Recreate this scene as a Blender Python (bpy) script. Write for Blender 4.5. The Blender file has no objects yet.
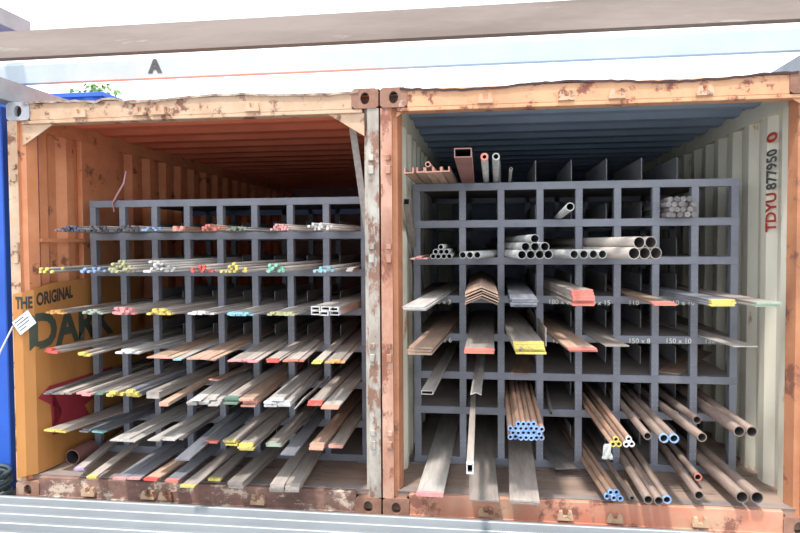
import bpy, bmesh, math, random
from mathutils import Vector, Matrix
random.seed(7)
S = bpy.context.scene
COL = S.collection
# ------------------------------------------------------------------ camera
F_PX = 651.8
CAM = Vector((3.0958, -3.8637, 1.6625))
YAW, PITCH, ROLL = -0.1372, 0.0347, -0.0061
_r = Vector((math.cos(YAW), -math.sin(YAW), 0)); _h = Vector((math.sin(YAW), math.cos(YAW), 0))
_f = _h * math.cos(PITCH) - Vector((0, 0, 1)) * math.sin(PITCH)
_u = _h * math.sin(PITCH) + Vector((0, 0, 1)) * math.cos(PITCH)
RIGHT = _r * math.cos(ROLL) + _u * math.sin(ROLL)
UP = -_r * math.sin(ROLL) + _u * math.cos(ROLL)
cd = bpy.data.cameras.new('camera'); cam = bpy.data.objects.new('camera', cd); COL.objects.link(cam)
cd.sensor_width = 36; cd.lens = F_PX / 800 * 36; cd.clip_start = 0.05
R = Matrix((RIGHT, UP, -_f)).transposed().to_4x4()
cam.matrix_world = Matrix.Translation(CAM) @ R
S.camera = cam
def ray(px, py):
    return _f + RIGHT * ((px - 400) / F_PX) - UP * ((py - 266.5) / F_PX)
def at_y(px, py, Y):
    d = ray(px, py); t = (Y - CAM.y) / d.y; return CAM + d * t
def at_z(px, py, Z):
    d = ray(px, py); t = (Z - CAM.z) / d.z; return CAM + d * t
def at_x(px, py, X):
    d = ray(px, py); t = (X - CAM.x) / d.x; return CAM + d * t
# ------------------------------------------------------------------ light
w = bpy.data.worlds.new('sky'); S.world = w; w.use_nodes = True
bg = w.node_tree.nodes['Background']; bg.inputs['Color'].default_value = (0.86, 0.93, 1.0, 1); bg.inputs['Strength'].default_value = 1.95
sl = bpy.data.lights.new('sun', 'SUN'); sl.energy = 3.4; sl.angle = math.radians(4); sl.color = (1.0, 0.95, 0.88)
so = bpy.data.objects.new('sun', sl); COL.objects.link(so)
so.rotation_euler = Vector((0.16, 0.34, -1)).to_track_quat('-Z', 'Y').to_euler(); so.location = (1, -3, 8)
S.view_settings.view_transform = 'Standard'; S.view_settings.look = 'None'
S.view_settings.exposure = 0.35; S.view_settings.gamma = 1; S.view_settings.use_curve_mapping = False

# ------------------------------------------------------------------ materials
def srgb(c):
    return tuple(((v / 255) / 12.92 if v / 255 <= .04045 else ((v / 255 + .055) / 1.055) ** 2.4) for v in c) + (1,)
def mat(name, c1, c2=None, scale=6, rough=.6, metal=0, rust=None, amt=.5, bump=.15, stretch=(1, 1, 1), rscale=5, c3=None, vary=0):
    m = bpy.data.materials.new(name); m.use_nodes = True; n = m.node_tree.nodes; l = m.node_tree.links
    b = n['Principled BSDF']; b.inputs['Roughness'].default_value = rough; b.inputs['Metallic'].default_value = metal
    tc = n.new('ShaderNodeTexCoord'); oi = n.new('ShaderNodeObjectInfo')
    mp = n.new('ShaderNodeMapping'); mp.inputs['Scale'].default_value = stretch
    ad = n.new('ShaderNodeVectorMath'); ad.operation = 'MULTIPLY_ADD'
    ad.inputs[1].default_value = (1, 1, 1)
    rv = n.new('ShaderNodeVectorMath'); rv.operation = 'SCALE'; rv.inputs[0].default_value = (13.1, 7.7, 5.3)
    l.new(oi.outputs['Random'], rv.inputs['Scale'])
    l.new(tc.outputs['Object'], ad.inputs[0]); l.new(rv.outputs[0], ad.inputs[2]); l.new(ad.outputs[0], mp.inputs[0])
    nz = n.new('ShaderNodeTexNoise'); nz.inputs['Scale'].default_value = scale; nz.inputs['Detail'].default_value = 6; nz.inputs['Roughness'].default_value = .65
    l.new(mp.outputs[0], nz.inputs['Vector'])
    cr = n.new('ShaderNodeValToRGB'); e = cr.color_ramp.elements
    e[0].position = .36; e[1].position = .64; e[0].color = srgb(c1); e[1].color = srgb(c2 or c1)
    l.new(nz.outputs['Fac'], cr.inputs[0]); out = cr.outputs[0]
    if c3:
        x = cr.color_ramp.elements.new(.5); x.color = srgb(c3)
    if rust:
        n2 = n.new('ShaderNodeTexNoise'); n2.inputs['Scale'].default_value = rscale; n2.inputs['Detail'].default_value = 9; n2.inputs['Roughness'].default_value = .7
        l.new(mp.outputs[0], n2.inputs['Vector'])
        r2 = n.new('ShaderNodeValToRGB'); q = r2.color_ramp.elements
        q[0].position = amt; q[1].position = amt + .06; q[0].color = (0, 0, 0, 1); q[1].color = (1, 1, 1, 1)
        l.new(n2.outputs['Fac'], r2.inputs[0])
        mx = n.new('ShaderNodeMix'); mx.data_type = 'RGBA'
        l.new(r2.outputs[0], mx.inputs[0]); l.new(out, mx.inputs[6]); mx.inputs[7].default_value = srgb(rust); out = mx.outputs[2]
    if vary:
        hs = n.new('ShaderNodeHueSaturation'); mr = n.new('ShaderNodeMapRange'); mr.inputs[3].default_value = 1 - vary; mr.inputs[4].default_value = 1 + vary
        l.new(oi.outputs['Random'], mr.inputs[0]); l.new(mr.outputs[0], hs.inputs['Value']); l.new(out, hs.inputs['Color']); out = hs.outputs[0]
    l.new(out, b.inputs['Base Color'])
    if bump:
        bp = n.new('ShaderNodeBump'); bp.inputs['Strength'].default_value = bump; bp.inputs['Distance'].default_value = .01
        l.new(nz.outputs['Fac'], bp.inputs['Height']); l.new(bp.outputs[0], b.inputs['Normal'])
    return m
M = {}
M['ground'] = mat('concrete_ground', (105, 102, 98), (135, 130, 124), 3, .9)
M['orange'] = mat('orange_paint', (230, 158, 114), (212, 136, 94), 3, .6, rust=(134, 86, 64), amt=.59)
M['orange_roof'] = mat('red_orange_roof_paint', (236, 136, 104), (216, 118, 90), 2, .6)
M['cream'] = mat('cream_paint_rust', (206, 176, 148), (188, 152, 122), 5, .6, rust=(126, 84, 66), amt=.545, rscale=9)
M['peach'] = mat('peach_paint_rust', (218, 170, 130), (206, 150, 114), 4, .6, rust=(136, 80, 64), amt=.545, rscale=8)
M['greypost'] = mat('grey_paint_rust', (186, 180, 170), (150, 138, 128), 8, .7, rust=(134, 98, 82), amt=.53, rscale=9, stretch=(1,1,.5))
M['pinkpost'] = mat('pink_rust_paint', (200, 160, 140), (170, 118, 96), 6, .7, rust=(140, 88, 70), amt=.53, rscale=9, stretch=(1,1,.5))
M['rustsill'] = mat('rusty_sill', (112, 86, 78), (150, 118, 104), 6, .85, rust=(204, 184, 166), amt=.55, rscale=7, c3=(134, 100, 90), stretch=(1,1,1.6))
M['salmonsill'] = mat('salmon_sill', (204, 128, 104), (200, 160, 134), 2.4, .75, rust=(138, 92, 78), amt=.56, rscale=6)
M['casting'] = mat('rusty_casting', (160, 120, 102), (134, 96, 80), 10, .85, rust=(190, 160, 142), amt=.56)
M['greycasting'] = mat('grey_casting', (176, 178, 184), (150, 152, 160), 10, .7)
M['creamwall'] = mat('pale_wall_paint', (236, 230, 212), (220, 214, 196), 2, .6, rust=(184, 134, 90), amt=.6, rscale=3, stretch=(1, 1, .35))
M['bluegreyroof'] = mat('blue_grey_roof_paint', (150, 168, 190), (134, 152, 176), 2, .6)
M['woodfloor'] = mat('dusty_floor', (138, 118, 106), (162, 140, 126), 2, .85, rust=(108, 92, 86), amt=.58, rscale=3, stretch=(1, 4, 1))
M['rack'] = mat('rack_grey_paint', (130, 132, 142), (114, 116, 126), 5, .55, rust=(128, 118, 114), amt=.62)
M['deck'] = mat('shelf_plate', (130, 120, 116), (148, 136, 130), 4, .85)
M['divider'] = mat('divider_plate', (160, 160, 164), (144, 142, 144), 4, .65)
M['bluebeam'] = mat('blue_beam_paint', (110, 132, 176), (98, 118, 160), 4, .5)
M['mill'] = mat('dark_mill_steel', (100, 98, 100), (136, 128, 124), 5, .55, .1, stretch=(6, .7, 6), vary=0.3)
M['bluesteel'] = mat('blue_grey_steel', (112, 116, 126), (144, 142, 146), 4, .5, .1, stretch=(6, .7, 6), vary=0.3)
M['dusty'] = mat('dusty_steel', (146, 136, 130), (170, 159, 150), 5, .75, .0, stretch=(6, .7, 6), vary=0.3)
M['pale'] = mat('pale_steel', (186, 181, 176), (160, 153, 147), 5, .6, .0, stretch=(6, .7, 6), vary=0.15)
M['galv'] = mat('galvanised_steel', (184, 184, 180), (150, 152, 152), 12, .55, .0, stretch=(3, 1, 3), vary=.15)
M['tan'] = mat('light_rust_steel', (176, 148, 128), (152, 124, 108), 5, .8, 0, stretch=(5, .8, 5), vary=0.3)
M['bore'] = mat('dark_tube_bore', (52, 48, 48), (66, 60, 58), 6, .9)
M['rusty'] = mat('rusty_steel', (166, 124, 100), (134, 104, 90), 7, .85, 0, stretch=(5, .8, 5), c3=(152, 124, 106), vary=0.15)
M['brownpipe'] = mat('brown_pipe_steel', (150, 128, 114), (120, 104, 98), 6, .6, .15, stretch=(4, .8, 4), vary=0.15)
M['redoxide'] = mat('red_oxide_primer', (140, 98, 92), (124, 84, 80), 5, .8)
M['beam'] = mat('weathered_beam_steel', (146, 132, 124), (124, 110, 102), 2, .8, rust=(160, 150, 144), amt=.6, stretch=(.4, 1, 3))
M['purlin'] = mat('galvanised_purlin', (186, 195, 200), (174, 184, 190), 3, .7, .0)
M['greybeam'] = mat('grey_steel_beam', (146, 148, 150), (128, 130, 134), 4, .7)
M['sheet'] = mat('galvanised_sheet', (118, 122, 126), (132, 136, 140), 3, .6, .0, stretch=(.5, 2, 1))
M['ribglint'] = mat('rib_highlight_tint', (196, 200, 204), (182, 188, 192), 3, .5, .0, stretch=(.5, 2, 1))  # gloss lines along the ribs, put in as a paler colour
M['blue'] = mat('blue_container_paint', (40, 92, 190), (34, 82, 178), 2, .55)
M['hose'] = mat('dark_green_hose', (52, 66, 70), (70, 84, 88), 8, .5)
M['board'] = mat('orange_board', (196, 136, 76), (180, 120, 62), 2, .65, stretch=(1, 1, .3), rust=(150,104,64), amt=.64, rscale=2)
M['ink'] = mat('dark_letter_paint', (50, 50, 46), (60, 60, 54), 6, .7, bump=0)
M['inkgreen'] = mat('dark_green_letter_paint', (66, 72, 60), (76, 80, 66), 6, .7, bump=0)
M['crimson'] = mat('crimson_print', (168, 50, 62), (154, 44, 56), 4, .7, bump=0)
M['redink'] = mat('red_letter_paint', (200, 72, 50), (180, 60, 44), 9, .7, bump=0)
M['greyink'] = mat('grey_letter_paint', (92, 92, 94), (74, 74, 78), 9, .7, bump=0)
M['chalk'] = mat('chalk_writing', (240, 240, 228), (226, 226, 212), 9, .9, bump=0)
M['paper'] = mat('white_paper', (225, 228, 230), (214, 218, 222), 8, .8, bump=0)
M['rag'] = mat('white_cloth', (200, 200, 196), (180, 180, 176), 8, .9)
M['leaf'] = mat('green_foliage', (86, 124, 66), (116, 150, 84), 10, .8)
M['bark'] = mat('brown_bark', (96, 80, 66), (80, 66, 54), 10, .9)
M['strap'] = mat('pink_strap', (196, 150, 150), (180, 132, 134), 8, .8)
TIP = {'yellow': (232, 208, 92), 'red': (232, 78, 66), 'pink': (240, 150, 150), 'white': (236, 232, 230), 'orange': (246, 170, 84), 'navy': (52, 62, 110), 'blue': (140, 180, 236), 'lightblue': (140, 204, 224),
       'mint': (130, 216, 184), 'green': (88, 130, 110), 'olive': (186, 184, 130), 'coral': (240, 120, 104), 'lilac': (206, 178, 214), 'teal': (120, 200, 190), 'salmon': (236, 160, 136), 'black': (62, 62, 70), 'palegreen': (168, 184, 160)}
for k, v in TIP.items():
    v = tuple(int(.80 * c + .20 * 150) for c in v); M['tip_' + k] = mat('tip_paint_' + k, v, tuple(int(c * .9) for c in v), 30, .7, rust=(138, 126, 118), amt=.56, rscale=40, bump=.05)
WORD = {'lightblue': 'light-blue', 'palegreen': 'pale-green'}

# ------------------------------------------------------------------ mesh helpers
def obj(name, bm, m, parent=None, loc=None, smooth=False):
    me = bpy.data.meshes.new(name); bmesh.ops.recalc_face_normals(bm, faces=bm.faces[:]); bm.to_mesh(me); bm.free()
    for x in (m if isinstance(m, (list, tuple)) else [m]): me.materials.append(x)
    if smooth:
        for p in me.polygons: p.use_smooth = True
    o = bpy.data.objects.new(name, me); COL.objects.link(o)
    if parent: o.parent = parent
    if loc is not None: o.location = loc
    return o
def tag(o, label=None, cat=None, group=None, kind=None):
    if label: o['label'] = label
    if cat: o['category'] = cat
    if group: o['group'] = group
    if kind: o['kind'] = kind
    return o
def empty(name, loc, label, cat, group=None):
    o = bpy.data.objects.new(name, None); COL.objects.link(o); o.location = loc; o.empty_display_size = .1
    return tag(o, label, cat, group)
def box(bm, x0, x1, y0, y1, z0, z1, bev=0):
    r = bmesh.ops.create_cube(bm, size=1)
    vs = r['verts']
    for v in vs:
        v.co = Vector(((x0 + x1) / 2 + v.co.x * (x1 - x0), (y0 + y1) / 2 + v.co.y * (y1 - y0), (z0 + z1) / 2 + v.co.z * (z1 - z0)))
    if bev:
        es = list({e for v in vs for e in v.link_edges})
        bmesh.ops.bevel(bm, geom=es, offset=bev, segments=1, affect='EDGES')
def B(): return bmesh.new()
def prism(bm, pts, y0, y1, holes=None):
    """closed profile in x,z swept along y; holes: inner ring of same count -> hollow"""
    n = len(pts)
    a = [bm.verts.new((x, y0, z)) for x, z in pts]; b = [bm.verts.new((x, y1, z)) for x, z in pts]
    for i in range(n):
        j = (i + 1) % n; bm.faces.new((a[i], a[j], b[j], b[i]))
    if holes is None:
        bm.faces.new(a); bm.faces.new(b[::-1])
    else:
        c = [bm.verts.new((x, y0, z)) for x, z in holes]; d = [bm.verts.new((x, y1, z)) for x, z in holes]
        for i in range(n):
            j = (i + 1) % n
            bm.faces.new((c[j], c[i], d[i], d[j])).material_index = 1; bm.faces.new((a[j], a[i], c[i], c[j])); bm.faces.new((b[i], b[j], d[j], d[i]))
def tube_path(bm, pts, r, n=8):
    rings = []
    for i, p in enumerate(pts):
        p = Vector(p); t = (Vector(pts[min(i + 1, len(pts) - 1)]) - Vector(pts[max(i - 1, 0)])).normalized()
        s = t.cross(Vector((0, 0, 1)));
        if s.length < .01: s = t.cross(Vector((0, 1, 0)))
        s.normalize(); q = s.cross(t)
        rings.append([bm.verts.new(p + (s * math.cos(a) + q * math.sin(a)) * r) for a in [2 * math.pi * k / n for k in range(n)]])
    for A_, B_ in zip(rings, rings[1:]):
        for k in range(n): bm.faces.new((A_[k], A_[(k + 1) % n], B_[(k + 1) % n], B_[k]))
    bm.faces.new(rings[0]); bm.faces.new(rings[-1][::-1])
def text_mesh(txt, size, bold=0):
    cu = bpy.data.curves.new('t', 'FONT'); cu.body = txt; cu.size = size; cu.resolution_u = 3; cu.offset = bold
    o = bpy.data.objects.new('t', cu); COL.objects.link(o)
    me = bpy.data.meshes.new_from_object(o.evaluated_get(bpy.context.evaluated_depsgraph_get()))
    bm = B(); bm.from_mesh(me)
    bpy.data.objects.remove(o); bpy.data.curves.remove(cu); bpy.data.meshes.remove(me)
    return bm

# ------------------------------------------------------------------ setting
W, H, L = 2.438, 2.591, 6.06
OX = {'left': 0.0, 'right': W + 0.011}
FL = 0.15
bm = B(); box(bm, -14, 18, -9, 22, -.2, 0)
tag(obj('floor', bm, M['ground']), 'grey concrete yard floor under the containers', 'ground', kind='structure')

def corr_profile(length, pitch, depth):
    """points (s, d) along length of a trapezoid corrugation"""
    p = []; s = 0
    while s < length:
        for f, d in ((0, 0), (.28, 0), (.5, depth), (.78, depth)):
            if s + f * pitch < length: p.append((s + f * pitch, d))
        s += pitch
    p.append((length, 0)); return p
def sheet(bm, prof, fn, t=.003):
    """prof list of (s,d); fn(s,d,k)->Vector with k in 0,1 (the two long edges)"""
    for (a, b) in zip(prof, prof[1:]):
        bm.faces.new([bm.verts.new(fn(a[0], a[1], 0)), bm.verts.new(fn(b[0], b[1], 0)), bm.verts.new(fn(b[0], b[1], 1)), bm.verts.new(fn(a[0], a[1], 1))])
def solid(o, t):
    md = o.modifiers.new('thickness', 'SOLIDIFY'); md.thickness = t; md.offset = 0

def casting(bm_parent, name, x0, z0, y0, m):
    bm = B()
    w, h, d = .162, .118, .178
    # hollow box: five walls round an oval opening on the front
    cx, cz = x0 + w / 2, z0 + h / 2; n = 24
    outer = []; inner = []
    for k in range(n):
        a = 2 * math.pi * k / n + math.pi / n; c, s_ = math.cos(a), math.sin(a)
        q = max(abs(c), abs(s_)); outer.append((cx + c / q * w / 2, cz + s_ / q * h / 2)); inner.append((cx + c * .028, cz + s_ * .036 ))
    prism(bm, outer, y0, y0 + .03, holes=inner)
    box(bm, x0, x0 + w, y0 + .09, y0 + d, z0, z0 + h)
    box(bm, x0, x0 + .02, y0 + .03, y0 + .09, z0, z0 + h); box(bm, x0 + w - .02, x0 + w, y0 + .03, y0 + .09, z0, z0 + h)
    box(bm, x0, x0 + w, y0 + .03, y0 + .09, z0, z0 + .02); box(bm, x0, x0 + w, y0 + .03, y0 + .09, z0 + h - .02, z0 + h)
    return obj(name, bm, m, bm_parent)

def container(side, label, mats):
    ox = OX[side]
    t = empty('shipping_container', (ox, 0, 0), label, 'shipping container')
    # floor
    bm = B(); box(bm, .02, W - .02, .04, L - .05, .03, FL); obj('floor_plate', bm, M['woodfloor'], t)
    bm = B(); box(bm, .06, W - .06, .034, .10, FL, FL + .004); obj('threshold_strip', bm, M['deck'], t)
    # sill with rail lip
    bm = B(); box(bm, .16, W - .16, .002, .04, .02, FL - .002, .004); box(bm, .16, W - .16, -.008, .002, .008, .028, .003)
    obj('sill', bm, mats['sill'], t)
    # header
    bm = B(); box(bm, .16, W - .16, .0, .07, H - .12, H - .012, .004); box(bm, .10, W - .10, .0, .09, H - .142, H - .12, .003)
    obj('header', bm, mats['header'], t)
    for sx in (0, 1):   # gusset at each upper corner
        bm = B(); x = .09 if sx == 0 else W - .09; q = 1 if sx == 0 else -1
        g = .22 if (side == 'left') else .05
        pts = [(x, H - .142), (x + q * g, H - .142), (x, H - .142 - g * .62)]
        prism(bm, pts, .02, .03); obj('gusset', bm, mats['header'], t)
    # posts: outer cheek and inner return as one pressed post
    for k, x in enumerate((0, 1)):
        bm = B(); f = (lambda v: v) if x == 0 else (lambda v: W - v)
        prof = [(f(.0), .0), (f(.068), .0), (f(.068), .03), (f(.095), .045), (f(.112), .13), (f(.06), .16), (f(.0), .16)]
        a = [bm.verts.new((px, py, .118)) for px, py in prof]; b = [bm.verts.new((px, py, H - .118)) for px, py in prof]
        for i in range(len(prof)):
            j = (i + 1) % len(prof); fc = bm.faces.new((a[i], a[j], b[j], b[i]))
            if 1 <= i <= 4: fc.material_index = 1
        bm.faces.new(a); bm.faces.new(b)
        obj('corner_post', bm, [mats['post'][k], mats['inner'][k]], t)
        # hinge lugs on the post
        for z in (.42, .95, 1.55, 2.08):
            for za, zb in ((0, .05), (.08, .115)):
                bm = B(); xx = f(.03); box(bm, min(xx, f(.062)), max(xx, f(.062)), -.018, .0, z + za, z + zb, .004)
                obj('hinge_lug', bm, mats['post'][k], t)
    for i, (x, z) in enumerate(((0, 0), (W - .162, 0), (0, H - .118), (W - .162, H - .118))):
        casting(t, 'corner_casting', x, z, -.006, mats['cast'][i])
    # lock keepers on header and sill
    for x in mats['keep']:
        for z, mm in ((H - .085, M['cream']), (.075, M['cream'])):
            bm = B()
            prism(bm, [(x - .045, z - .03), (x + .046, z - .03), (x + .046, z - .014), (x + .038, z + .02), (x + .02, z + .026), (x + .012, z - .008), (x - .011, z - .008), (x - .016, z + .024), (x - .034, z + .02), (x - .045, z - .014)], -.026, .001)
            obj('lock_keeper', bm, mm, t)
    # side walls
    for sx in (0, 1):
        f = (lambda v: v) if sx == 0 else (lambda v: W - v)
        bm = B(); prof = corr_profile(L - .35, .29, .04)
        sheet(bm, prof, lambda s_, d, k: Vector((f(.095 - d), .16 + s_, (.15, H - .13)[k])))
        o = obj('side_wall', bm, mats['wall'][sx], t); solid(o, .003)
        bm = B(); box(bm, min(f(.02), f(.105)), max(f(.02), f(.105)), .16, L - .1, H - .16, H - .05); obj('top_rail', bm, mats['wall'][sx], t)
        if side == 'left' and sx == 0:
            bm = B(); box(bm, .098, .122, .14, 1.25, 1.69, 1.715); obj('lashing_rail', bm, mats['wall'][0], t)
            bm = B(); box(bm, .06, .1, .62, 1.12, .3, H - .14, .003); obj('smooth_panel', bm, mats['wall'][0], t)
    bm = B(); box(bm, .05, W - .05, L - .2, L - .17, .1, H - .03); obj('rear_wall', bm, mats['rear'], t)
    bm = B(); prof = corr_profile(L - .1, .34, .036)
    sheet(bm, prof, lambda s_, d, k: Vector(((.02, W - .02)[k], .04 + s_, H - .035 - d)))
    o = obj('roof', bm, mats['roof'], t); solid(o, .003)
    # bent lip of the roof sheet
    bm = B(); n = 60; rr = random.Random(3 if side == 'left' else 9); va = []; ph = 0
    for i in range(n + 1):
        x = .12 + (W - .24) * i / n
        bump = .012 * math.sin(x * 5.3 + (0 if side == 'left' else 2)) + rr.uniform(-.004, .004) + (.02 if 14 < i < 19 and side == 'left' else 0)
        va.append((x, H - .012 + bump))
    for y in (-.012,):
        r0 = [bm.verts.new((x, .05, H - .03)) for x, z in va]; r1 = [bm.verts.new((x, y, z)) for x, z in va]; r2 = [bm.verts.new((x, y + .002, z - .012)) for x, z in va]
        for A_, B_ in ((r0, r1), (r1, r2)):
            for i in range(n): bm.faces.new((A_[i], A_[i + 1], B_[i + 1], B_[i]))
    o = obj('roof_lip', bm, mats['lip'], t); solid(o, .003)
    return t
M['inner_peach'] = mat('brown_peach_post', (196, 136, 100), (176, 116, 84), 4, .7, rust=(136, 90, 72), amt=.58)
M['lip'] = mat('rusted_lip', (206, 190, 172), (120, 84, 76), 14, .7)
M['lipdark'] = mat('dark_rusted_lip', (92, 62, 60), (66, 50, 54), 14, .8)
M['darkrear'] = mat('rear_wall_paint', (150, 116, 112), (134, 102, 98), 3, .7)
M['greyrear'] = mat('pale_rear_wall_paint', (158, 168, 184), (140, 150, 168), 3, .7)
cl = container('left', 'orange rusty open shipping container on the left holding flat bar', dict(
    sill=M['rustsill'], header=M['cream'], post=(M['cream'], M['greypost']), inner=(M['orange'], M['greypost']), cast=(M['casting'], M['casting'], M['greycasting'], M['casting']),
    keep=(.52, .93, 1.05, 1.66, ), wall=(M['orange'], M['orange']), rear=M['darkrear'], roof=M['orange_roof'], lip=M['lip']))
cr_ = container('right', 'pale-walled open shipping container on the right holding pipes', dict(
    sill=M['salmonsill'], header=M['peach'], post=(M['pinkpost'], M['pinkpost']), inner=(M['inner_peach'], M['inner_peach']), cast=(M['casting'],) * 4,
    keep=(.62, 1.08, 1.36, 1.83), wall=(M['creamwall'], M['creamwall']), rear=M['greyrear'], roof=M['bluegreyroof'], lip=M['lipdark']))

# painted number on the right wall of the right container
WR = OX['right'] + W
def wall_text(txt, pa, pb, mt, parent, name='lettering'):
    """vertical text climbing the right wall between z pa and pb"""
    xw = WR - .095 - .004
    bm = text_mesh(txt, 1.0, .028)
    xs = [v.co.x for v in bm.verts]; ys = [v.co.y for v in bm.verts]
    s_ = (pb[1] - pa[1]) / (max(xs) - min(xs)); h = pb[0] - pa[0]; hs = h / (max(ys) - min(ys))
    for v in bm.verts:
        x, y = v.co.x - min(xs), v.co.y - min(ys)
        v.co = Vector((xw - OX['right'], pb[0] - y * hs, pa[1] + x * s_)) if False else Vector((xw - OX['right'], pa[0] + y * hs, pa[1] + x * s_))
    return obj(name, bm, mt, parent)
XI = WR - .10
ta, tb_ = at_x(776, 232, XI), at_x(765, 232, XI)
ZT = [at_x(770, y, XI).z for y in (232, 193, 190, 150, 143, 133)]
wall_text('TDYU', (ta.y, ZT[0]), (tb_.y, ZT[1]), M['redink'], cr_)
wall_text('877950', (ta.y, ZT[2]), (tb_.y, ZT[3]), M['greyink'], cr_)
wall_text('0', (ta.y, ZT[4]), (tb_.y, ZT[5]), M['redink'], cr_)

# ------------------------------------------------------------------ blue neighbour, yard things
t = empty('shipping_container', (-2.56, .2, 0), 'bright blue shipping container standing at the far left edge', 'shipping container')
bm = B(); prof = corr_profile(2.2, .25, .035)
sheet(bm, prof, lambda s_, d, k: Vector((.05 + s_, -.05 + d, (.25, 2.5)[k]))); solid(obj('end_wall', bm, M['blue'], t), .003)
bm = B(); prof = corr_profile(5.6, .28, .035)
sheet(bm, prof, lambda s_, d, k: Vector((2.42 - d, .1 + s_, (.25, 2.5)[k]))); solid(obj('side_wall', bm, M['blue'], t), .003)
for x in (0, 2.28):
    bm = B(); box(bm, x, x + .15, -.09, .06, 0, 2.6, .006); obj('corner_post', bm, M['blue'], t)
bm = B(); box(bm, .15, 2.28, -.08, 0, 0, .22, .006); obj('sill', bm, M['blue'], t)
bm = B(); box(bm, .15, 2.28, -.08, 0, 2.5, 2.6, .006); box(bm, .05, 2.4, 0, 5.8, 2.5, 2.56); obj('roof', bm, M['blue'], t)
# far blue block and tree seen through the gap above the left container
pu = at_y(102, 92, 9.5)
t = empty('storage_unit', (pu.x, 9.5, 0), 'distant blue storage unit seen through the gap above the left container', 'storage unit')
bm = B(); prof = corr_profile(2.0, .3, .05)
sheet(bm, prof, lambda s_, d, k: Vector((-4 + s_ * 2.0, d, (0, pu.z - .1)[k]))); solid(obj('front_wall', bm, M['blue'], t), .004)
bm = B(); box(bm, -4.05, 0, .06, 2.4, 0, pu.z - .1); obj('body', bm, M['blue'], t)
bm = B(); box(bm, -4.1, .05, -.05, 2.45, pu.z - .1, pu.z, .01); obj('roof_edge', bm, M['blue'], t)
pt = at_y(97, 92, 13.5); TZ = pt.z - .5
t = empty('tree', (pt.x, 13.5, 0), 'green tree top peeping over the left container', 'tree')
bm = B(); tube_path(bm, [(0, 0, 0), (.05, 0, 2), (0, .05, TZ - .3)], .12); obj('trunk', bm, M['bark'], t)
bm = B(); rr = random.Random(5)
for i in range(420):
    a, b_, r = rr.uniform(0, 6.28), rr.uniform(-1.2, 1.5), rr.uniform(.25, .85)
    c = Vector((math.cos(a) * math.cos(b_) * r, math.sin(a) * math.cos(b_) * r, TZ + math.sin(b_) * r * .9))
    u = Vector((rr.uniform(-1, 1), rr.uniform(-1, 1), rr.uniform(-1, 1))).normalized() * .09; v = u.orthogonal().normalized() * .05
    bm.faces.new([bm.verts.new(c - u), bm.verts.new(c + v), bm.verts.new(c + u), bm.verts.new(c - v)])
obj('crown', bm, M['leaf'], t)

# canopy steel above the containers
def long_box(name, x0, x1, yc, z0, z1, d, m, label, cat, prof=None):
    bm = B()
    if prof is None: box(bm, x0, x1, yc - d / 2, yc + d / 2, z0, z1, .004)
    else:
        pts = [(y, z) for y, z in prof]; n = len(pts)
        a = [bm.verts.new((x0, yc + y, z0 + z)) for y, z in pts]; b = [bm.verts.new((x1, yc + y, z0 + z)) for y, z in pts]
        for i in range(n): bm.faces.new((a[i], a[(i + 1) % n], b[(i + 1) % n], b[i]))
        bm.faces.new(a); bm.faces.new(b)
    o = obj(name, bm, m); return tag(o, label, cat)
h = .15
ib = [(0, 0), (.06, 0), (.06, .01), (.008, .01), (.008, h - .01), (.06, h - .01), (.06, h), (0, h)]
long_box('channel_beam', -2.2, 7.6, -.42, 2.745, 2.895, .1, M['beam'], 'long weathered brown-grey steel beam running across above both containers', 'steel beam', prof=ib)
pz = [(0, 0), (.05, 0), (.05, .006), (.006, .006), (.006, .12), (.03, .15), (.028, .155), (0, .124)]
long_box('channel_purlin', -1.2, 6.6, .30, 2.79, 2.94, .05, M['purlin'], 'pale galvanised purlin behind the brown beam, above the container roofs', 'purlin', prof=pz)
pm = at_y(150, 72, .299)
bm = text_mesh('A', .11, .01)
for v in bm.verts: v.co = Vector((v.co.x + pm.x, .2975, v.co.y + pm.z))
obj('lettering', bm, M['greyink'], bpy.data.objects['channel_purlin'])
def y_beam(x0, x1, y0, y1, z0, z1, label):
    bm = B(); q = .006
    prism(bm, [(x0, z0), (x1, z0), (x1, z1), (x0, z1)], y0, y1, [(x0 + q, z0 + q), (x1 - q, z0 + q), (x1 - q, z1 - q), (x0 + q, z1 - q)])
    return tag(obj('roof_beam', bm, M['greybeam']), label, 'steel beam')
y_beam(-.08, .04, -.55, 2.3, 2.595, 2.73, 'grey steel beam on the outer top edge of the orange left container')
y_beam(W * 2 - .02, W * 2 + .10, -.55, 2.3, 2.595, 2.73, 'grey steel beam on the outer top edge of the pale right container')
p_ = at_y(18, 27, .4)
y_beam(p_.x - .07, p_.x + .06, -.36, .45, p_.z - .06, p_.z + .05, 'dark grey steel beam crossing behind the long brown beam at upper left')

# ------------------------------------------------------------------ roofing sheets in front
xe = at_z(707, 524, .1).x
for k in range(6):
    z = .003 + k * .018
    bm = B(); P = []; y = -.185; n = 0
    while n < 10:
        P += [(y, 0), (y - .075, 0), (y - .088, .03), (y - .102, .03)]; y -= .114; n += 1
    P.append((y, 0))
    x0, x1 = -3.2 + k * .02, xe - .02 * (k % 2)
    va = [bm.verts.new((x0, p[0], z + p[1])) for p in P]; vb = [bm.verts.new((x1, p[0], z + p[1])) for p in P]
    for i in range(len(P) - 1):
        fc = bm.faces.new((va[i], va[i + 1], vb[i + 1], vb[i])); fc.material_index = 1 if i % 4 == 2 else 0  # rib tops carry the painted-in highlight
    o = obj('roofing_sheet', bm, [M['sheet'], M['ribglint']]); solid(o, .002)
    tag(o, ('grey ribbed metal roofing sheet in front of the containers, ' + ('bottom of its stack', 'second from bottom', 'third from bottom', 'third from top', 'second from top', 'topmost of its stack')[k]), 'roofing sheet', 'ribbed roofing sheets stacked on the ground')
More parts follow.
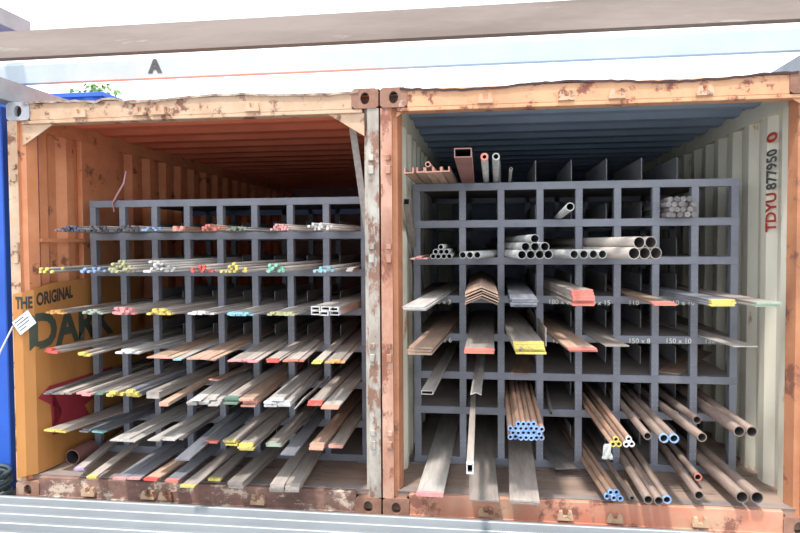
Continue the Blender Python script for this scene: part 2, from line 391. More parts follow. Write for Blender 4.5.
# coiled hose
bm = B(); pts = []; c = Vector((-.19, -.135, 0))
for i in range(0, 7 * 28):
    a = 2 * math.pi * i / 28; k = i / 28
    pts.append((c.x + (.13 + .015 * math.sin(k * 2.2)) * math.cos(a), c.y + .1 + (.13 + .015 * math.cos(k * 1.7)) * math.sin(a), .017 + .026 * k))
tube_path(bm, pts, .013, 6)
tag(obj('coiled_hose', bm, M['hose'], smooth=True), 'dark green coiled hose lying beside the blue container', 'hose')
# thin white pole leaning on blue wall
bm = B(); tube_path(bm, [at_y(13, 326, -.03), at_y(1, 350, -.07), at_y(-14, 385, -.1)], .006, 6)
tag(obj('white_cord', bm, M['rag']), 'thin white cord running down in front of the blue container', 'cord')

# ------------------------------------------------------------------ board wrapped inside the left container
plan = [(.025, -.020), (.09, -.022), (.134, .03), (.150, .15), (.160, .50), (.168, .95), (.172, 1.25)]
cum = [0]
for a, b in zip(plan, plan[1:]): cum.append(cum[-1] + math.dist(a, b))
def on_board(s_, off=0):
    s_ = max(0, min(cum[-1] - 1e-6, s_))
    for i in range(len(plan) - 1):
        if s_ <= cum[i + 1]:
            f = (s_ - cum[i]) / (cum[i + 1] - cum[i]); a, b = Vector(plan[i]), Vector(plan[i + 1]); d = (b - a).normalized()
            p = a.lerp(b, f) + Vector((d.y, -d.x)) * off; return p
BZ0, BZ1 = FL + .01, 1.35
bm = B(); ss = sorted(set(cum + [cum[-1] * i / 20 for i in range(21)])); ra = []; rb = []
for s_ in ss:
    p = on_board(s_); ra.append(bm.verts.new((p.x, p.y, BZ0 if s_ > .06 else .14))); rb.append(bm.verts.new((p.x, p.y, BZ1 + .06 * min(1, s_ / .3) + .02 * s_)))
for i in range(len(ss) - 1): bm.faces.new((ra[i], ra[i + 1], rb[i + 1], rb[i]))
board = obj('advertising_board', bm, M['board']); solid(board, .004)
tag(board, 'orange printed board with dark lettering along the left wall of the orange container', 'advertising board')
def board_text(txt, s0, s1, z0, z1, mt, italic=0, rise=0):
    bm = text_mesh(txt, 1.0, .04)
    bmesh.ops.subdivide_edges(bm, edges=bm.edges[:], cuts=1)
    xs = [v.co.x for v in bm.verts]; ys = [v.co.y for v in bm.verts]; x0, x1, y0, y1 = min(xs), max(xs), min(ys), max(ys)
    for v in bm.verts:
        u = (v.co.x - x0) / (x1 - x0); q = (v.co.y - y0) / (y1 - y0)
        s_ = s0 + (s1 - s0) * u + italic * q; p = on_board(s_, .0045)
        v.co = Vector((p.x, p.y, z0 + (z1 - z0) * q + rise * u))
    return obj('lettering', bm, mt, board)
board_text('THE', .02, .125, 1.255, 1.335, M['ink'], rise=.0)
board_text('ORIGINAL', .15, .50, 1.265, 1.355, M['ink'], rise=.03)
board_text('DARK', .10, .98, .98, 1.22, M['inkgreen'])
bm = B()
poly = [(.14, .66), (.24, .72), (.95, .72), (.95, .60), (.60, .50), (.70, .36), (.26, .38), (.36, .52)]
vs = [bm.verts.new((s_, 0, z)) for s_, z in poly]
bmesh.ops.triangulate(bm, faces=[bm.faces.new(vs)])
for _ in range(4): bmesh.ops.subdivide_edges(bm, edges=bm.edges[:], cuts=1, use_grid_fill=True)
bmesh.ops.triangulate(bm, faces=bm.faces[:])
for v in bm.verts:
    z = v.co.z; p = on_board(v.co.x, .005); v.co = Vector((p.x, p.y, z))
obj('crimson_emblem', bm, M['crimson'], board)
# white paper tag
p0 = on_board(.03, .012); t = empty('paper_tag', (p0.x + .035, p0.y - .012, 1.17), 'white printed paper tag hanging at the front edge of the orange board', 'paper tag')
bm = B(); c_, s_ = math.cos(.62), math.sin(.62)
def rot2(x, z): return (x * c_ - z * s_, x * s_ + z * c_)
q = [rot2(-.07, -.05), rot2(.07, -.05), rot2(.07, .05), rot2(-.07, .05)]
prism(bm, [(a + .03, b) for a, b in q], -.002, 0); obj('sheet', bm, M['paper'], t)
bm = B()
for k, (a0, a1) in enumerate(((-.055, .02), (-.055, .05), (-.055, .04), (-.055, .0))):
    z = .03 - k * .02; prism(bm, [(a + .03, b) for a, b in (rot2(a0, z), rot2(a1, z), rot2(a1, z + .006), rot2(a0, z + .006))], -.0035, -.002)
obj('printed_lines', bm, M['greyink'], t)

# ------------------------------------------------------------------ racks
RY = {'left': .53, 'right': .565}
POST = {'left': [at_y(p, 240, .53).x for p in (93, 122.5, 154.5, 187, 220, 254.5, 290, 326, 364)],
        'right': [at_y(p, 240, .565).x for p in (417, 462.5, 501, 540, 579, 617.5, 656, 695, 735)]}
LEV = {'left': [at_y(326, y, .53).z for y in (457, 419.5, 381, 344.5, 308, 269, 231.5, 197)],
       'right': [at_y(579, y, .565).z for y in (463, 410, 374, 335, 296, 257, 219, 181)]}
LEV['left'][0] = LEV['right'][0] = FL + .052
def rack(side, label):
    y0 = RY[side]; xs = POST[side]; lv = LEV[side]; xa, xb = xs[0] - .025, xs[-1] + .025
    t = empty('steel_rack', (xa, y0, FL), label, 'storage rack'); O = Vector((xa, y0, FL))
    hb = .05
    def add(name, x0, x1, ya, yb, z0, z1, m, bev=.002):
        bm = B(); box(bm, x0 - O.x, x1 - O.x, ya - O.y, yb - O.y, z0 - O.z, z1 - O.z, bev); return obj(name, bm, m, t)
    DD = 1.45
    for x in xs:
        add('post', x - .023, x + .023, y0 + .002, y0 + .05, FL, lv[-1] - .002, M['rack'])
        add('rear_post', x - .023, x + .023, y0 + DD, y0 + DD + .05, FL, lv[-1] - .002, M['rack'])
    for i, z in enumerate(lv):
        add('cross_beam', xa, xb, y0, y0 + .052, z - hb, z, M['rack'])
        add('rear_beam', xa, xb, y0 + DD, y0 + DD + .05, z - hb, z, M['bluebeam'] if side == 'left' and i > 5 else M['rack'])
        add('shelf_plate', xa + .01, xb - .01, y0 + .052, y0 + DD, z - .006, z - .001, M['deck'], 0)
        for x in xs[1:-1]:
            dh = (.085 if side == 'left' else .125) + (.07 if i == 7 else 0)
            if side == 'left' and i == 7: continue
            bm = B(); box(bm, x - .003 - O.x, x + .003 - O.x, .42, DD - .02, z - O.z, z + dh - O.z)
            obj('bay_divider', bm, M['divider'], t)
    bm = B()       # bolts on the posts
    for x in xs[1:-1]:
        for z in lv[:-1]:
            for dz in (.04, .075, .11):
                for dx in (-.014, .014): box(bm, x + dx - .003 - O.x, x + dx + .003 - O.x, -.003, .003, z + dz - O.z, z + dz + .006 - O.z)
    tag(obj('bolt_heads', bm, M['divider'], t), kind='stuff')
    for x in (xs[0], xs[-1]):
        add('foot_plate', x - .05, x + .05, y0 - .02, y0 + .08, FL, FL + .008, M['rack'])
    return t, O
rl, OL = rack('left', 'grey steel bar rack with eight bays inside the orange left container')
rr_, ORR = rack('right', 'grey steel pipe rack with eight bays inside the right container')
def chalk(txt, px, py, h=.046):
    p = at_y(px, py, RY['right'])
    bm = text_mesh(txt, h)
    for v in bm.verts: v.co = Vector((v.co.x + p.x - ORR.x, -.0035, v.co.y + p.z - ORR.z))
    obj('chalk_lettering', bm, M['chalk'], rr_)
for a in (('50 x 3', 434, 304), ('180 x 8', 548, 304), ('0 x 15', 592, 305), ('110', 628, 305), ('110 x 10', 668, 305), ('5 x 6', 438, 342), ('150', 552, 343), ('150 x 8', 628, 343), ('150 x 10', 665, 343), ('150', 704, 343)): chalk(*a)

# ------------------------------------------------------------------ stock: bars, rods, tubes
LB = 2.1
CACHE = {}
def profile(kind, w, t):
    c = min(.0015, t * .2, w * .2)
    if kind == 'flat':
        return [(-w/2 + c, 0), (w/2 - c, 0), (w/2, c), (w/2, t - c), (w/2 - c, t), (-w/2 + c, t), (-w/2, t - c), (-w/2, c)], None
    if kind == 'rod':
        n = 12; return [(math.cos(6.28318 * k / n) * w/2, w/2 + math.sin(6.28318 * k / n) * w/2) for k in range(n)], None
    if kind == 'tube':
        n = 24; r = w/2 - t
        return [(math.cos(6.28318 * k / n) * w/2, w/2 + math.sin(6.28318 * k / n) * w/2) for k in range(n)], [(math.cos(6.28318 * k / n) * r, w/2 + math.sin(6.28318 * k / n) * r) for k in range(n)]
    if kind == 'box':   # rectangular hollow, w wide, h = 2nd
        h, q = t, .005; return [(-w/2, 0), (w/2, 0), (w/2, h), (-w/2, h)], [(-w/2 + q, q), (w/2 - q, q), (w/2 - q, h - q), (-w/2 + q, h - q)]
    if kind == 'angle':  # inverted V, apex up
        q = .64 * w / 1.28; hh = w * .21
        return [(-w/2, 0), (0, hh), (w/2, 0), (w/2 + t * .2, t), (0, hh + t * 1.25), (-w/2 - t * .2, t)], None
    if kind == 'channel':  # U open to the top
        h = w * .62; q = t; return [(-w/2, 0), (w/2, 0), (w/2, h), (w/2 - q, h), (w/2 - q, q), (-w/2 + q, q), (-w/2 + q, h), (-w/2, h)], None
def grow(pts, e, closed=True, kind='flat'):
    cx = sum(p[0] for p in pts) / len(pts); cz = sum(p[1] for p in pts) / len(pts)
    return [(x + (e if x > cx else -e), z + (e if z > cz else -e)) for x, z in pts]
NAME = {'flat': 'flat_bar', 'rod': 'round_bar', 'tube': 'steel_tube', 'box': 'box_section', 'angle': 'angle_bar', 'channel': 'channel_bar'}
KW = {'flat': 'flat bar', 'rod': 'round bar', 'tube': 'round tube', 'box': 'box section', 'angle': 'angle bar', 'channel': 'channel bar'}
def stock(kind, w, t, m, tip, L_=LB, tl=.03):
    key = (kind, w, t, m, tip, L_)
    if key not in CACHE:
        pr, ho = profile(kind, w, t)
        bm = B(); prism(bm, pr, 0, L_, ho)
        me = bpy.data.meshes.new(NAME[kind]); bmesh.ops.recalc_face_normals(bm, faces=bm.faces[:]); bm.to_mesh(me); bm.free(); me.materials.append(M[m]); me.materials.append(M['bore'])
        if kind in ('rod', 'tube'):
            for p in me.polygons: p.use_smooth = abs(p.normal.y) < .5
        tm = None
        if tip:
            bm = B(); e = .0006
            if kind in ('flat',): prism(bm, grow(pr, e), -.0012, tl)
            elif kind == 'box':
                prism(bm, grow(pr, e), -.0012, tl, grow(ho, -e))
            elif kind == 'rod': prism(bm, [(x * 1.06, w/2 + (z - w/2) * 1.06) for x, z in pr], -.0012, tl * .8)
            elif kind == 'tube':
                f = 1 + .001 / (w/2)
                prism(bm, [(x * f, w/2 + (z - w/2) * f) for x, z in pr], -.0012, .018, [(x * .97, w/2 + (z - w/2) * .97) for x, z in ho])
            else: prism(bm, [(x * 1.01, z * 1.0 + (.0006 if z > w * .2 else 0)) for x, z in pr], -.0012, tl)
            tm = bpy.data.meshes.new('painted_end'); bmesh.ops.recalc_face_normals(bm, faces=bm.faces[:]); bm.to_mesh(tm); bm.free(); tm.materials.append(M['tip_' + tip])
            if kind in ('rod', 'tube'):
                for p in tm.polygons: p.use_smooth = abs(p.normal.y) < .5
        CACHE[key] = (me, tm)
    return CACHE[key]
NUM = ['one', 'two', 'three', 'four', 'five', 'six', 'seven', 'eight']
ORD = ['first', 'second', 'third', 'fourth', 'fifth', 'sixth', 'seventh', 'eighth', 'ninth', 'tenth']
SHELF = {0: 'bottom shelf', 1: 'second shelf', 2: 'third shelf', 3: 'fourth shelf', 4: 'fifth shelf', 5: 'sixth shelf', 6: 'seventh shelf', 7: 'very top'}
LOOK = {'mill': 'dark', 'bluesteel': 'blue-grey', 'dusty': 'dusty', 'pale': 'pale', 'galv': 'galvanised', 'tan': 'tan', 'rusty': 'rusty', 'brownpipe': 'brownish', 'redoxide': 'red-brown'}
USED = {}
rng = random.Random(11)
QUEUE = []
def bundle(*a, **k): QUEUE.append((a, k))
def build_bundle(side, lev, bay, tip_px, Yt, layers, kind, w, t, m, tip=None, dx=0, jit=.03, gap=None, share=None, py=None, L_=LB, note='', zadd=0, straight=False):
    z0 = LEV[side][lev] + zadd
    if gap is None: gap = .004 if kind == 'flat' else .0015
    if py is not None:
        p = at_z(tip_px, py, z0); xt, Yt = p.x, p.y
    else:
        xt = at_y(tip_px, 240, Yt).x if abs(z0 - CAM.z) < .35 else None
        if xt is None:
            d = 3.9; xt = at_y(tip_px, 266 - (z0 - CAM.z) / d * F_PX, Yt).x
    xs = POST[side]; xr = (xs[bay - 1] + xs[bay]) / 2 + dx
    ang = math.atan2(xr - xt, RY[side] - Yt)
    if straight: ang = 0
    ang = max(-.5, min(.5, ang))
    n_tot = sum(layers); z = z0 + .0004
    if share is None: share = kind == 'rod' and w < .02
    H_ = {'flat': t, 'rod': w * .9, 'tube': w * .88, 'box': t, 'angle': t * 2.1, 'channel': t * 2.0}[kind] + (.0022 if side == 'right' and kind == 'flat' else .0006)
    Htop = {'flat': t, 'rod': w, 'tube': w, 'box': t, 'angle': w * .21, 'channel': w * .62}[kind]
    desc = (WORD.get(tip, tip) + '-tipped ' if tip else LOOK[m] + ' ') + KW[kind]
    where = f"{side} rack {SHELF[lev]}, bay {NUM[bay-1]}"
    gname = f"{desc}s, {where}"
    for li, nn in enumerate(layers):
        wid = w + gap
        for ci in range(nn):
            off = (ci - (nn - 1) / 2) * wid
            if kind in ('rod', 'tube') and li % 2 == 1 and nn == layers[li - 1]: off += wid / 2
            if kind == 'flat' and nn * w < .15: off += rng.uniform(-.3, .3) * gap + 0
            if kind in ('flat', 'angle') and nn == 1 and n_tot > 1: off += rng.uniform(-.007, .007)
            jy = rng.uniform(-jit, jit * .6)
            me, tm = stock(kind, w, t, m, tip, L_)
            o = bpy.data.objects.new(NAME[kind], me); COL.objects.link(o)
            ux, uy = math.cos(-ang), math.sin(-ang)
            o.location = (xt + off * ux + math.sin(ang) * jy, Yt + off * uy + math.cos(ang) * jy, z + li * H_)
            o.rotation_euler = (0, 0, -ang)
            pos = ''
            if len(layers) > 1:
                nl = len(layers)
                pos += {0: ', bottom layer', nl - 1: ', top layer'}.get(li, ', middle layer' if nl == 3 else f', layer {NUM[li]} up')
            if nn == 2: pos += (' left', ' right')[ci]
            elif nn == 3: pos += (' left', ' centre', ' right')[ci]
            elif nn > 3: pos += f' {ORD[ci]} from left'
            if nn > 1 and len(layers) == 1: pos = ',' + pos
            if share: lab, g = f"thin {desc} in bundle, {where}{note}" if w < .02 else f"{desc} in bundle, {where}{note}", gname + note
            else: lab, g = f"{desc}, {where}{note}{pos}", (gname + note if n_tot > 1 else None)
            tag(o, lab, KW[kind], g)
            if not share:
                assert lab not in USED, lab
                USED[lab] = 1
            if tm:
                c = bpy.data.objects.new('painted_end', tm); COL.objects.link(c); c.parent = o
    return
A_ = 'left'
def BA(lev, bay, px, py, layers, w, t, m, tip=None, **k): bundle(A_, lev, bay, px, None if lev > 2 else None, layers, k.pop('kind', 'flat'), w, t, m, tip, py=py, **k)
# bottom shelf of the left rack
BA(0, 1, 79, 472, [1, 1], .062, .012, 'dusty', 'lilac', dx=-.01)
BA(0, 2, 92, 478, [1], .062, .012, 'dusty', 'yellow', dx=-.06)
BA(0, 3, 126, 480, [2], .085, .008, 'bluesteel', 'pink', dx=-.01)
BA(0, 4, 152, 480, [1], .09, .014, 'tan', 'red', dx=-.055)
BA(0, 4, 171, 483, [1], .085, .014, 'bluesteel', 'coral', dx=.05)
BA(0, 5, 189, 486, [1], .09, .010, 'dusty', 'yellow', dx=-.05)
BA(0, 5, 213, 482, [1], .08, .014, 'dusty', 'yellow', dx=.05, note=', right one')
BA(0, 6, 237, 487, [1, 1], .095, .02, 'dusty', None, dx=.0)
BA(0, 7, 285, 491, [2, 2, 2], .085, .014, 'dusty', None)
# second
BA(1, 1, 55, 432, [2], .085, .010, 'dusty', 'yellow', dx=.0)
BA(1, 2, 84, 432, [1, 1], .065, .008, 'bluesteel', None, dx=-.055)
BA(1, 2, 97, 433, [1], .09, .008, 'bluesteel', 'teal', dx=.04)
BA(1, 3, 124, 441, [2, 1], .085, .008, 'pale', None)
BA(1, 4, 161, 441, [2], .085, .008, 'pale', None)
BA(1, 4, 180, 441, [1], .03, .010, 'mill', None, dx=.08)
BA(1, 5, 184, 459, [1], .085, .010, 'bluesteel', None, dx=-.055)
BA(1, 5, 210, 444, [1], .085, .012, 'bluesteel', 'coral', dx=.05)
BA(1, 6, 231, 445, [1, 1, 1], .08, .010, 'dusty', 'yellow', dx=-.05)
BA(1, 6, 247, 449, [1, 1, 1], .085, .010, 'dusty', 'yellow', dx=.048, note=', right stack')
BA(1, 7, 275, 447, [1, 1, 1], .095, .009, 'dusty', 'palegreen', dx=-.05)
BA(1, 7, 287, 456, [1], .085, .010, 'bluesteel', None, dx=.05)
BA(1, 8, 316, 449, [1, 1], .085, .014, 'tan', 'salmon', dx=-.05)
BA(1, 8, 335, 449, [1], .085, .018, 'dusty', 'salmon', dx=.055)
# third
BA(2, 1, 52, 394, [2, 1], .045, .010, 'mill', None, dx=-.06)
BA(2, 1, 66, 394, [2, 1], .045, .010, 'dusty', None, dx=.05)
BA(2, 2, 84, 395, [2, 1], .06, .012, 'dusty', 'pink', dx=-.03)
BA(2, 2, 99, 395, [1], .05, .012, 'dusty', 'green', dx=.07)
BA(2, 3, 115, 396, [2, 1], .045, .016, 'dusty', 'yellow', dx=-.055)
BA(2, 3, 132, 397, [2, 2, 1], .045, .016, 'bluesteel', 'yellow', dx=.055)
BA(2, 4, 152, 399, [1, 1], .085, .02, 'dusty', None, dx=-.05)
BA(2, 4, 166, 405, [1], .055, .022, 'tan', 'salmon', dx=.05)
BA(2, 5, 205, 404, [3, 3, 3, 2, 2], .06, .007, 'pale', None, jit=.06, gap=.006)
BA(2, 5, 212, 381, [1], .07, .007, 'tan', 'salmon', zadd=.062, dx=.02)
BA(2, 6, 231, 404, [1, 1, 1, 1], .085, .010, 'dusty', 'green', dx=-.05, jit=.05)
BA(2, 6, 248, 406, [1, 1, 1, 1, 1], .085, .010, 'tan', 'salmon', dx=.05, jit=.05)
BA(2, 7, 277, 407, [2, 2, 2, 1, 1], .075, .010, 'pale', 'white', dx=-.02, jit=.02)
BA(2, 8, 315, 405, [1, 1], .085, .010, 'dusty', 'red', dx=-.05)
BA(2, 8, 331, 408, [1, 1], .1, .009, 'pale', 'salmon', dx=.05)
def BY(side, lev, bay, px, Yt, layers, w, t, m, tip=None, **k): bundle(side, lev, bay, px, Yt, layers, k.pop('kind', 'flat'), w, t, m, tip, **k)
# fourth
Y4 = .02
BA(3, 1, 51, 353, [3, 1], .04, .016, 'dusty', 'red', dx=.0, jit=.03, gap=.004)
BA(3, 2, 84, 356, [2, 1], .045, .012, 'dusty', 'yellow', dx=-.02)
BA(3, 3, 127, 354, [3, 2], .05, .012, 'pale', 'white', dx=.0, gap=.006)
BA(3, 4, 161, 358, [2, 1], .085, .006, 'tan', 'salmon', dx=-.03)
BA(3, 4, 178, 360, [1], .05, .008, 'pale', 'lightblue', dx=.075)
BA(3, 5, 201, 360, [3, 2], .06, .008, 'tan', 'salmon', dx=.0)
BA(3, 6, 243, 362, [3, 2], .06, .008, 'dusty', 'pink', dx=.0)
BA(3, 7, 273, 362, [1, 1], .07, .008, 'dusty', 'red', dx=-.06, note=', left pile')
BA(3, 7, 293, 362, [2, 1], .06, .008, 'dusty', 'coral', dx=.04)
BA(3, 8, 318, 363, [1, 1], .055, .008, 'dusty', 'yellow', dx=-.06)
BA(3, 8, 335, 363, [2, 1], .055, .008, 'dusty', 'orange', dx=.045)
# fifth
BY(A_, 4, 1, 55, .02, [5, 3], .026, .010, 'dusty', 'orange', gap=.008)
BY(A_, 4, 2, 93, .02, [5, 4, 2], .026, .009, 'dusty', 'palegreen', gap=.006)
BY(A_, 4, 3, 123, .02, [5, 4, 4], .028, .014, 'dusty', 'pink', gap=.006)
BY(A_, 4, 4, 160, .02, [5, 4, 3], .028, .012, 'dusty', 'yellow', gap=.006)
BY(A_, 4, 5, 201, .05, [5, 3], .032, .010, 'pale', 'white', gap=.004)
BY(A_, 4, 6, 240, .02, [5, 4], .032, .010, 'pale', 'lightblue', gap=.004)
BY(A_, 4, 7, 282, .05, [5, 4], .032, .010, 'pale', 'olive', gap=.004)
BY(A_, 4, 8, 325, .08, [3, 3], .058, .026, 'pale', 'white', kind='box', gap=.006)
# sixth and seventh: thin rods
rods = [(5, 1, 52, -.06, [6, 5], .018, 'mill', 'yellow'), (5, 2, 93, .0, [8, 6], .017, 'mill', 'blue'), (5, 3, 124, .0, [8, 8, 7, 5, 3], .0165, 'dusty', 'olive'),
        (5, 4, 159, .02, [8, 8, 7, 6, 3], .016, 'pale', 'white'), (5, 5, 202, .0, [9, 7, 4], .016, 'dusty', 'red'), (5, 6, 237, .0, [8, 7, 4, 2], .0165, 'dusty', 'yellow'),
        (5, 7, 276, .02, [6, 5, 3], .019, 'dusty', 'mint'), (5, 8, 325, .05, [5, 3], .018, 'pale', 'lightblue'),
        (6, 1, 72, -.04, [9, 8, 5], .0135, 'mill', 'navy'), (6, 2, 100, .0, [10, 8, 5], .013, 'mill', 'black'), (6, 3, 130, .02, [10, 8, 5], .013, 'mill', 'black'),
        (6, 4, 155, .0, [7, 5], .013, 'mill', 'blue'), (6, 5, 212, .05, [8, 6, 3], .014, 'rusty', 'coral'), (6, 6, 240, .12, [8, 5], .013, 'mill', 'green'),
        (6, 7, 281, .1, [9, 7, 3], .014, 'dusty', 'pink'), (6, 8, 322, .1, [8, 7, 4], .015, 'pale', 'white')]
for lev, bay, px, Yt, lay, dia, m, tip in rods:
    bundle(A_, lev, bay, px, Yt, lay, 'rod', dia, 0, m, tip, jit=.1, dx=(-.05 if (lev, bay) == (6, 4) else 0))
bundle(A_, 6, 4, 178, .02, [3, 3, 2], 'flat', .022, .01, 'rusty', 'salmon', dx=.05, jit=.05, gap=.004)
BY(A_, 5, 8, 349, .12, [1, 1], .04, .01, 'pale', None, dx=.08, jit=.06)

# --- right rack
R_ = 'right'
def tb(lev, bay, px, py, layers, w, m, tip=None, **k):
    t_ = k.pop('wall', .005)
    bundle(R_, lev, bay, px, k.pop('Y', None), layers, k.pop('kind', 'tube'), w, t_, m, tip, py=py, **k)
# bottom
tb(0, 1, 430, 496, [1], .155, 'pale', 'pink', kind='flat', wall=.02, dx=.0)
tb(0, 2, 484, 502, [1], .17, 'dusty', None, kind='flat', wall=.008)
tb(0, 3, 524, 505, [1, 1], .165, 'dusty', None, kind='flat', wall=.010)
tb(0, 4, 568, 470, [1], .15, 'mill', None, kind='flat', wall=.008)
tb(0, 5, 614, 501, [3, 2], .032, 'rusty', 'blue', dx=-.06, jit=.04)
tb(0, 5, 632, 501, [1], .03, 'brownpipe', None, dx=.06, jit=0)
tb(0, 6, 653, 504, [2], .05, 'brownpipe', None, dx=-.05, jit=.02, gap=.004)
tb(0, 6, 667, 504, [1], .046, 'brownpipe', 'blue', dx=.04, jit=0)
tb(0, 7, 699, 500, [1], .052, 'brownpipe', None, dx=.0, jit=0)
tb(0, 7, 698, 481, [1], .045, 'brownpipe', 'coral', dx=.075, jit=0)
tb(0, 8, 749, 503, [2], .068, 'brownpipe', None, dx=-.02, jit=.01, gap=.012)
# second
tb(1, 2, 470, 474, [1], .034, 'dusty', 'white', kind='box', wall=.05, dx=-.06, jit=0)
tb(1, 3, 526, 440, [7, 6, 7, 4], .0285, 'rusty', 'blue', jit=.012, gap=.0005)
tb(1, 4, 551, 415, [1], .024, 'mill', None, dx=-.06, jit=0)
tb(1, 5, 616, 447, [2, 1], .03, 'rusty', 'yellow', dx=-.05, jit=.01)
tb(1, 5, 629, 447, [2, 1], .03, 'rusty', 'white', dx=.03, jit=.01)
tb(1, 6, 647.5, 440, [1], .044, 'brownpipe', None, dx=-.07, jit=0)
tb(1, 6, 669, 443, [2], .05, 'brownpipe', 'blue', dx=.03, jit=0, gap=.004)
tb(1, 7, 702, 442, [1], .052, 'brownpipe', None, dx=-.06, jit=0)
tb(1, 7, 697, 424, [1], .05, 'brownpipe', None, dx=.05, jit=0, note=', shorter one')
tb(1, 8, 745.5, 437, [2], .062, 'brownpipe', None, dx=-.0, jit=0, gap=.006)
# third
tb(2, 1, 427, 395, [1], .07, 'pale', None, kind='box', wall=.024, dx=.0)
tb(2, 2, 476, 395, [1], .062, 'pale', None, kind='angle', wall=.006, dx=-.02)
tb(2, 3, 520, 374, [1], .12, 'tan', None, kind='flat', wall=.006)
tb(2, 7, 668, 373, [1], .15, 'tan', None, kind='flat', wall=.006, Y=.56)
# fourth
tb(3, 1, 420, 354, [1, 1, 1], .135, 'tan', None, kind='flat', wall=.012, jit=.05)
tb(3, 2, 480, 353, [1, 1], .165, 'dusty', 'coral', kind='flat', wall=.012)
tb(3, 3, 530, 354, [1, 1, 1, 1, 1], .165, 'dusty', 'yellow', kind='flat', wall=.011, jit=.03, dx=-.015)
tb(3, 4, 583, 352, [1, 1], .155, 'tan', 'coral', kind='flat', wall=.011)
tb(3, 5, 616, 346, [1], .14, 'dusty', None, kind='flat', wall=.006)
tb(3, 8, 745, 347, [1], .145, 'pale', None, kind='flat', wall=.006, dx=-.02)
# fifth
def tY(*a, **k): tb(a[0], a[1], a[2], None, *a[3:], Y=k.pop('Yt'), **k)
tY(4, 1, 414, [1, 1, 1], .12, 'pale', None, Yt=-.48, kind='flat', wall=.006, dx=.0, jit=.02)
tY(4, 2, 482, [1, 1, 1, 1, 1], .185, 'tan', None, Yt=-.12, kind='angle', wall=.007, dx=.0, jit=.02)
tY(4, 3, 524, [1, 1, 1, 1], .145, 'bluesteel', None, Yt=-.22, kind='flat', wall=.011, dx=-.01, jit=.06)
tY(4, 4, 583, [1, 1, 1, 1, 1, 1], .12, 'dusty', 'coral', Yt=-.12, kind='flat', wall=.013, dx=.01, jit=.03)
tY(4, 6, 664, [1, 1], .12, 'tan', 'coral', Yt=-.08, kind='flat', wall=.008, dx=-.01)
tY(4, 7, 722, [1, 1, 1], .13, 'bluesteel', 'yellow', Yt=-.08, kind='flat', wall=.01, dx=.0, jit=.02)
tY(4, 8, 765, [1, 1], .13, 'dusty', 'palegreen', Yt=-.08, kind='flat', wall=.012, dx=.0, jit=.05)
# sixth: galvanised tubes
tY(5, 1, 441, [4, 3, 1], .032, 'galv', None, Yt=.1, jit=.04, dx=.03, wall=.003)
tY(5, 1, 419, [3, 1], .03, 'tan', 'pink', Yt=.05, kind='flat', wall=.008, dx=-.085)
tY(5, 2, 470, [3], .044, 'galv', None, Yt=.2, jit=.01, wall=.004, dx=.01)
tY(5, 3, 535, [4, 3, 1], .052, 'galv', None, Yt=.02, jit=.03, wall=.0035, gap=.001, dx=-.0)
tY(5, 4, 588.5, [4], .052, 'galv', None, Yt=.05, jit=.01, wall=.0045, gap=.004, dx=-.01)
tY(5, 5, 645, [3, 2], .067, 'dusty', None, Yt=-.1, jit=.02, wall=.004, gap=.002, dx=.0)
# seventh
tY(6, 4, 570, [1], .042, 'galv', None, Yt=-.55, wall=.004, dx=.0, jit=0)
bundle(R_, 6, 7, 680, .5, [5, 5, 5, 4], 'rod', .036, 0, 'mill', 'palegreen' if False else None, jit=.04, dx=0, straight=True)
# very top
tY(7, 1, 409, [1], .055, 'tan', 'salmon', Yt=-.1, kind='channel', wall=.007, dx=-.13, jit=0)
for px, dxx in ((420.5, -.075), (429, -.02), (437, .035), (445.5, .09)):
    tY(7, 1, px, [1], .047, 'tan', 'salmon', Yt=-.15, kind='channel', wall=.007, dx=dxx, jit=.03)
tY(7, 1, 428, [1], .03, 'rusty', 'salmon', Yt=-.13, kind='tube', wall=.004, dx=-.0, jit=0, zadd=.032)
tY(7, 2, 463, [1], .083, 'redoxide', None, Yt=-.75, kind='box', wall=.045, dx=-.09, jit=0)
tY(7, 2, 484.5, [1], .036, 'galv', 'coral', Yt=-.62, wall=.008, dx=.03, jit=0)
tY(7, 2, 496, [1], .036, 'galv', None, Yt=-.62, wall=.006, dx=.095, jit=0)
tY(7, 3, 511, [1], .018, 'mill', None, Yt=-.15, wall=.003, dx=-.07, jit=0)

def dkey(a): return (a[0], a[1], a[2], a[6], (a[10] if len(a) > 10 else None) or LOOK[a[9]])
QK = {}
for a, k in QUEUE: QK.setdefault(dkey(a), []).append(a[3])
for a, k in QUEUE:
    px = sorted(QK[dkey(a)]); k['note'] = ''
    if len(px) > 1:
        i = px.index(a[3]); k['note'] = ', ' + {2: ('left', 'right'), 3: ('left', 'middle', 'right'), 4: ('leftmost', 'second', 'third', 'rightmost'), 5: ('leftmost', 'second', 'middle', 'fourth', 'rightmost')}[len(px)][i] + ' pile'
    build_bundle(*a, **k)

# ------------------------------------------------------------------ loose things
# flat bar standing on edge beside the yellow stack (right rack, fourth shelf, bay three)
def slab(name, pts, w, t, m, label, cat, kind='flat', up=Vector((0, 0, 1))):
    a, b = Vector(pts[0]), Vector(pts[1]); d = (b - a); Ln = d.length; d.normalize()
    s_ = d.cross(up).normalized(); u_ = s_.cross(d)
    pr, ho = profile(kind, w, t); bm = B(); prism(bm, pr, 0, Ln, ho)
    for v in bm.verts: c = v.co.copy(); v.co = s_ * c.x + d * c.y + u_ * c.z
    o = obj(name, bm, [M[m], M['bore']], loc=a); return tag(o, label, cat)
z3 = LEV['right'][3]
pa = at_y(546, 335, .05)
slab('flat_bar', [(pa.x, .05, z3 + .001), (POST['right'][3] - .032, 1.9, z3 + .001)], .006, .11, 'dusty', 'flat bar standing on edge right of the yellow-tipped stack', 'flat bar')
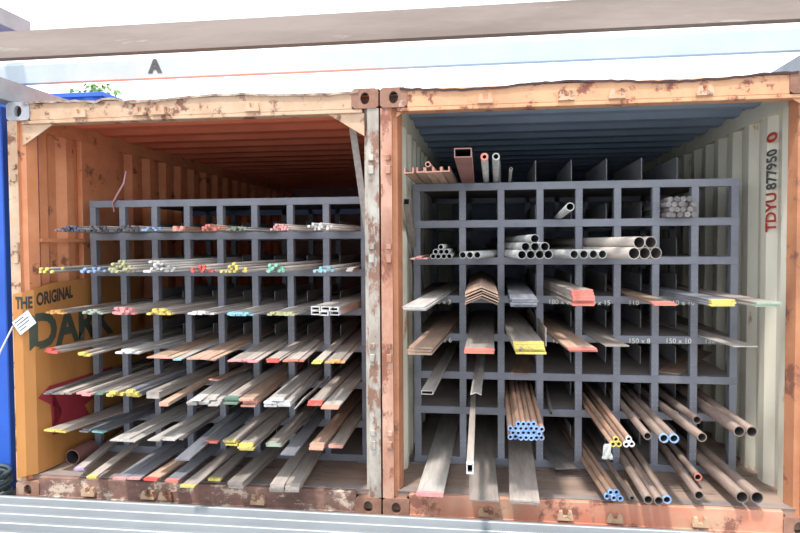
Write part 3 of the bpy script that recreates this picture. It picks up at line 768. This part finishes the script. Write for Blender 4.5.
# tilted flat bar beside the white stack, left rack third shelf
z2 = LEV['left'][2]; pa = at_z(299, 405, z2)
xx = POST['left'][7] - .04
slab('flat_bar', [(pa.x, pa.y, z2 + .002), (xx, 1.9, z2 + .002)], .085, .008, 'pale', 'flat bar tilted on edge right of the white-tipped stack, left rack', 'flat bar', up=Vector((-.75, 0, .66)))
# red-brown pipe by the wall
pa = at_z(73, 452, FL)
slab('steel_pipe', [(.236, .24, FL + .001), (.236, .46, FL + .001)], .105, .006, 'redoxide', 'short red-brown pipe on the floor beside the orange board', 'pipe', kind='tube')
# grey flat bar leaning in the upper right of the left container
a = at_y(351, 116, .34); b = at_y(369, 170, .42); d_ = (b - a).normalized()
zf = LEV['left'][7]
tt = (a.z - .3 - FL) ; e_ = a + (b - a) * 4.6
slab('flat_bar', [a, (W - .14, .60, .9)], .035, .006, 'pale', 'pale flat bar leaning against the right wall inside the orange container', 'flat bar', up=Vector((0, -1, .3))) if False else None
bb = Vector((W - .125, .50, 1.45))
slab('flat_bar', [a, bb], .045, .006, 'pale', 'pale flat bar leaning against the right wall inside the orange container', 'flat bar', up=Vector((0, -1, 0)))
# pink strap hanging over the left rack
p1, p2, p3 = at_y(126, 171, .5), at_y(117, 195, .515), at_y(114, 212, .512)
bm = B(); tube_path(bm, [Vector((p1.x, .5, p1.z)), Vector((p1.x - .02, .505, (p1.z + p2.z) / 2)), p2, Vector((p3.x - .01, .515, (p2.z + p3.z) / 2)), p3], .008, 6)
tag(obj('hanging_strap', bm, M['strap'], smooth=True), 'pink strap hanging over the top of the left rack', 'strap')
# dark square tube leaning between rack and wall in right container
a = at_y(398, 205, .20)
slab('box_section', [(OX['right'] + .128, .20, a.z), (OX['right'] + .128, 2.6, FL + .01)], .04, .05, 'dusty', 'dusty square tube leaning between the right rack and the wall', 'box section', kind='box')
# rag and ring
p = at_y(610, 440, .02)
bm = B(); rr = random.Random(2); n = 8; rows = []
z1 = LEV['right'][1] - .0
pr = at_z(611, 447, LEV['right'][1])
for i in range(n + 1):
    f = i / n; rows.append([bm.verts.new((pr.x - .022 + (j / 5 - .5) * (.035 + .02 * f) + rr.uniform(-.003, .003), pr.y - .012 + .008 * math.sin(j * 2.1 + i) , LEV['right'][1] + .02 - f * .085)) for j in range(6)])
for i in range(n):
    for j in range(5): bm.faces.new((rows[i][j], rows[i][j + 1], rows[i + 1][j + 1], rows[i + 1][j]))
o = obj('cloth_rag', bm, M['rag'], smooth=True); solid(o, .002)
tag(o, 'white rag hanging from the yellow-tipped tubes, right rack', 'rag')
c = at_z(573, 474, FL)
bm = B(); pts = [(c.x + .11 * math.cos(a_ / 24 * 6.283), c.y + .05 * math.sin(a_ / 24 * 6.283), FL + .004) for a_ in range(24)]
tube_path(bm, pts, .003, 5); tag(obj('wire_ring', bm, M['mill']), 'thin dark wire ring lying on the floor of the right container', 'wire ring')
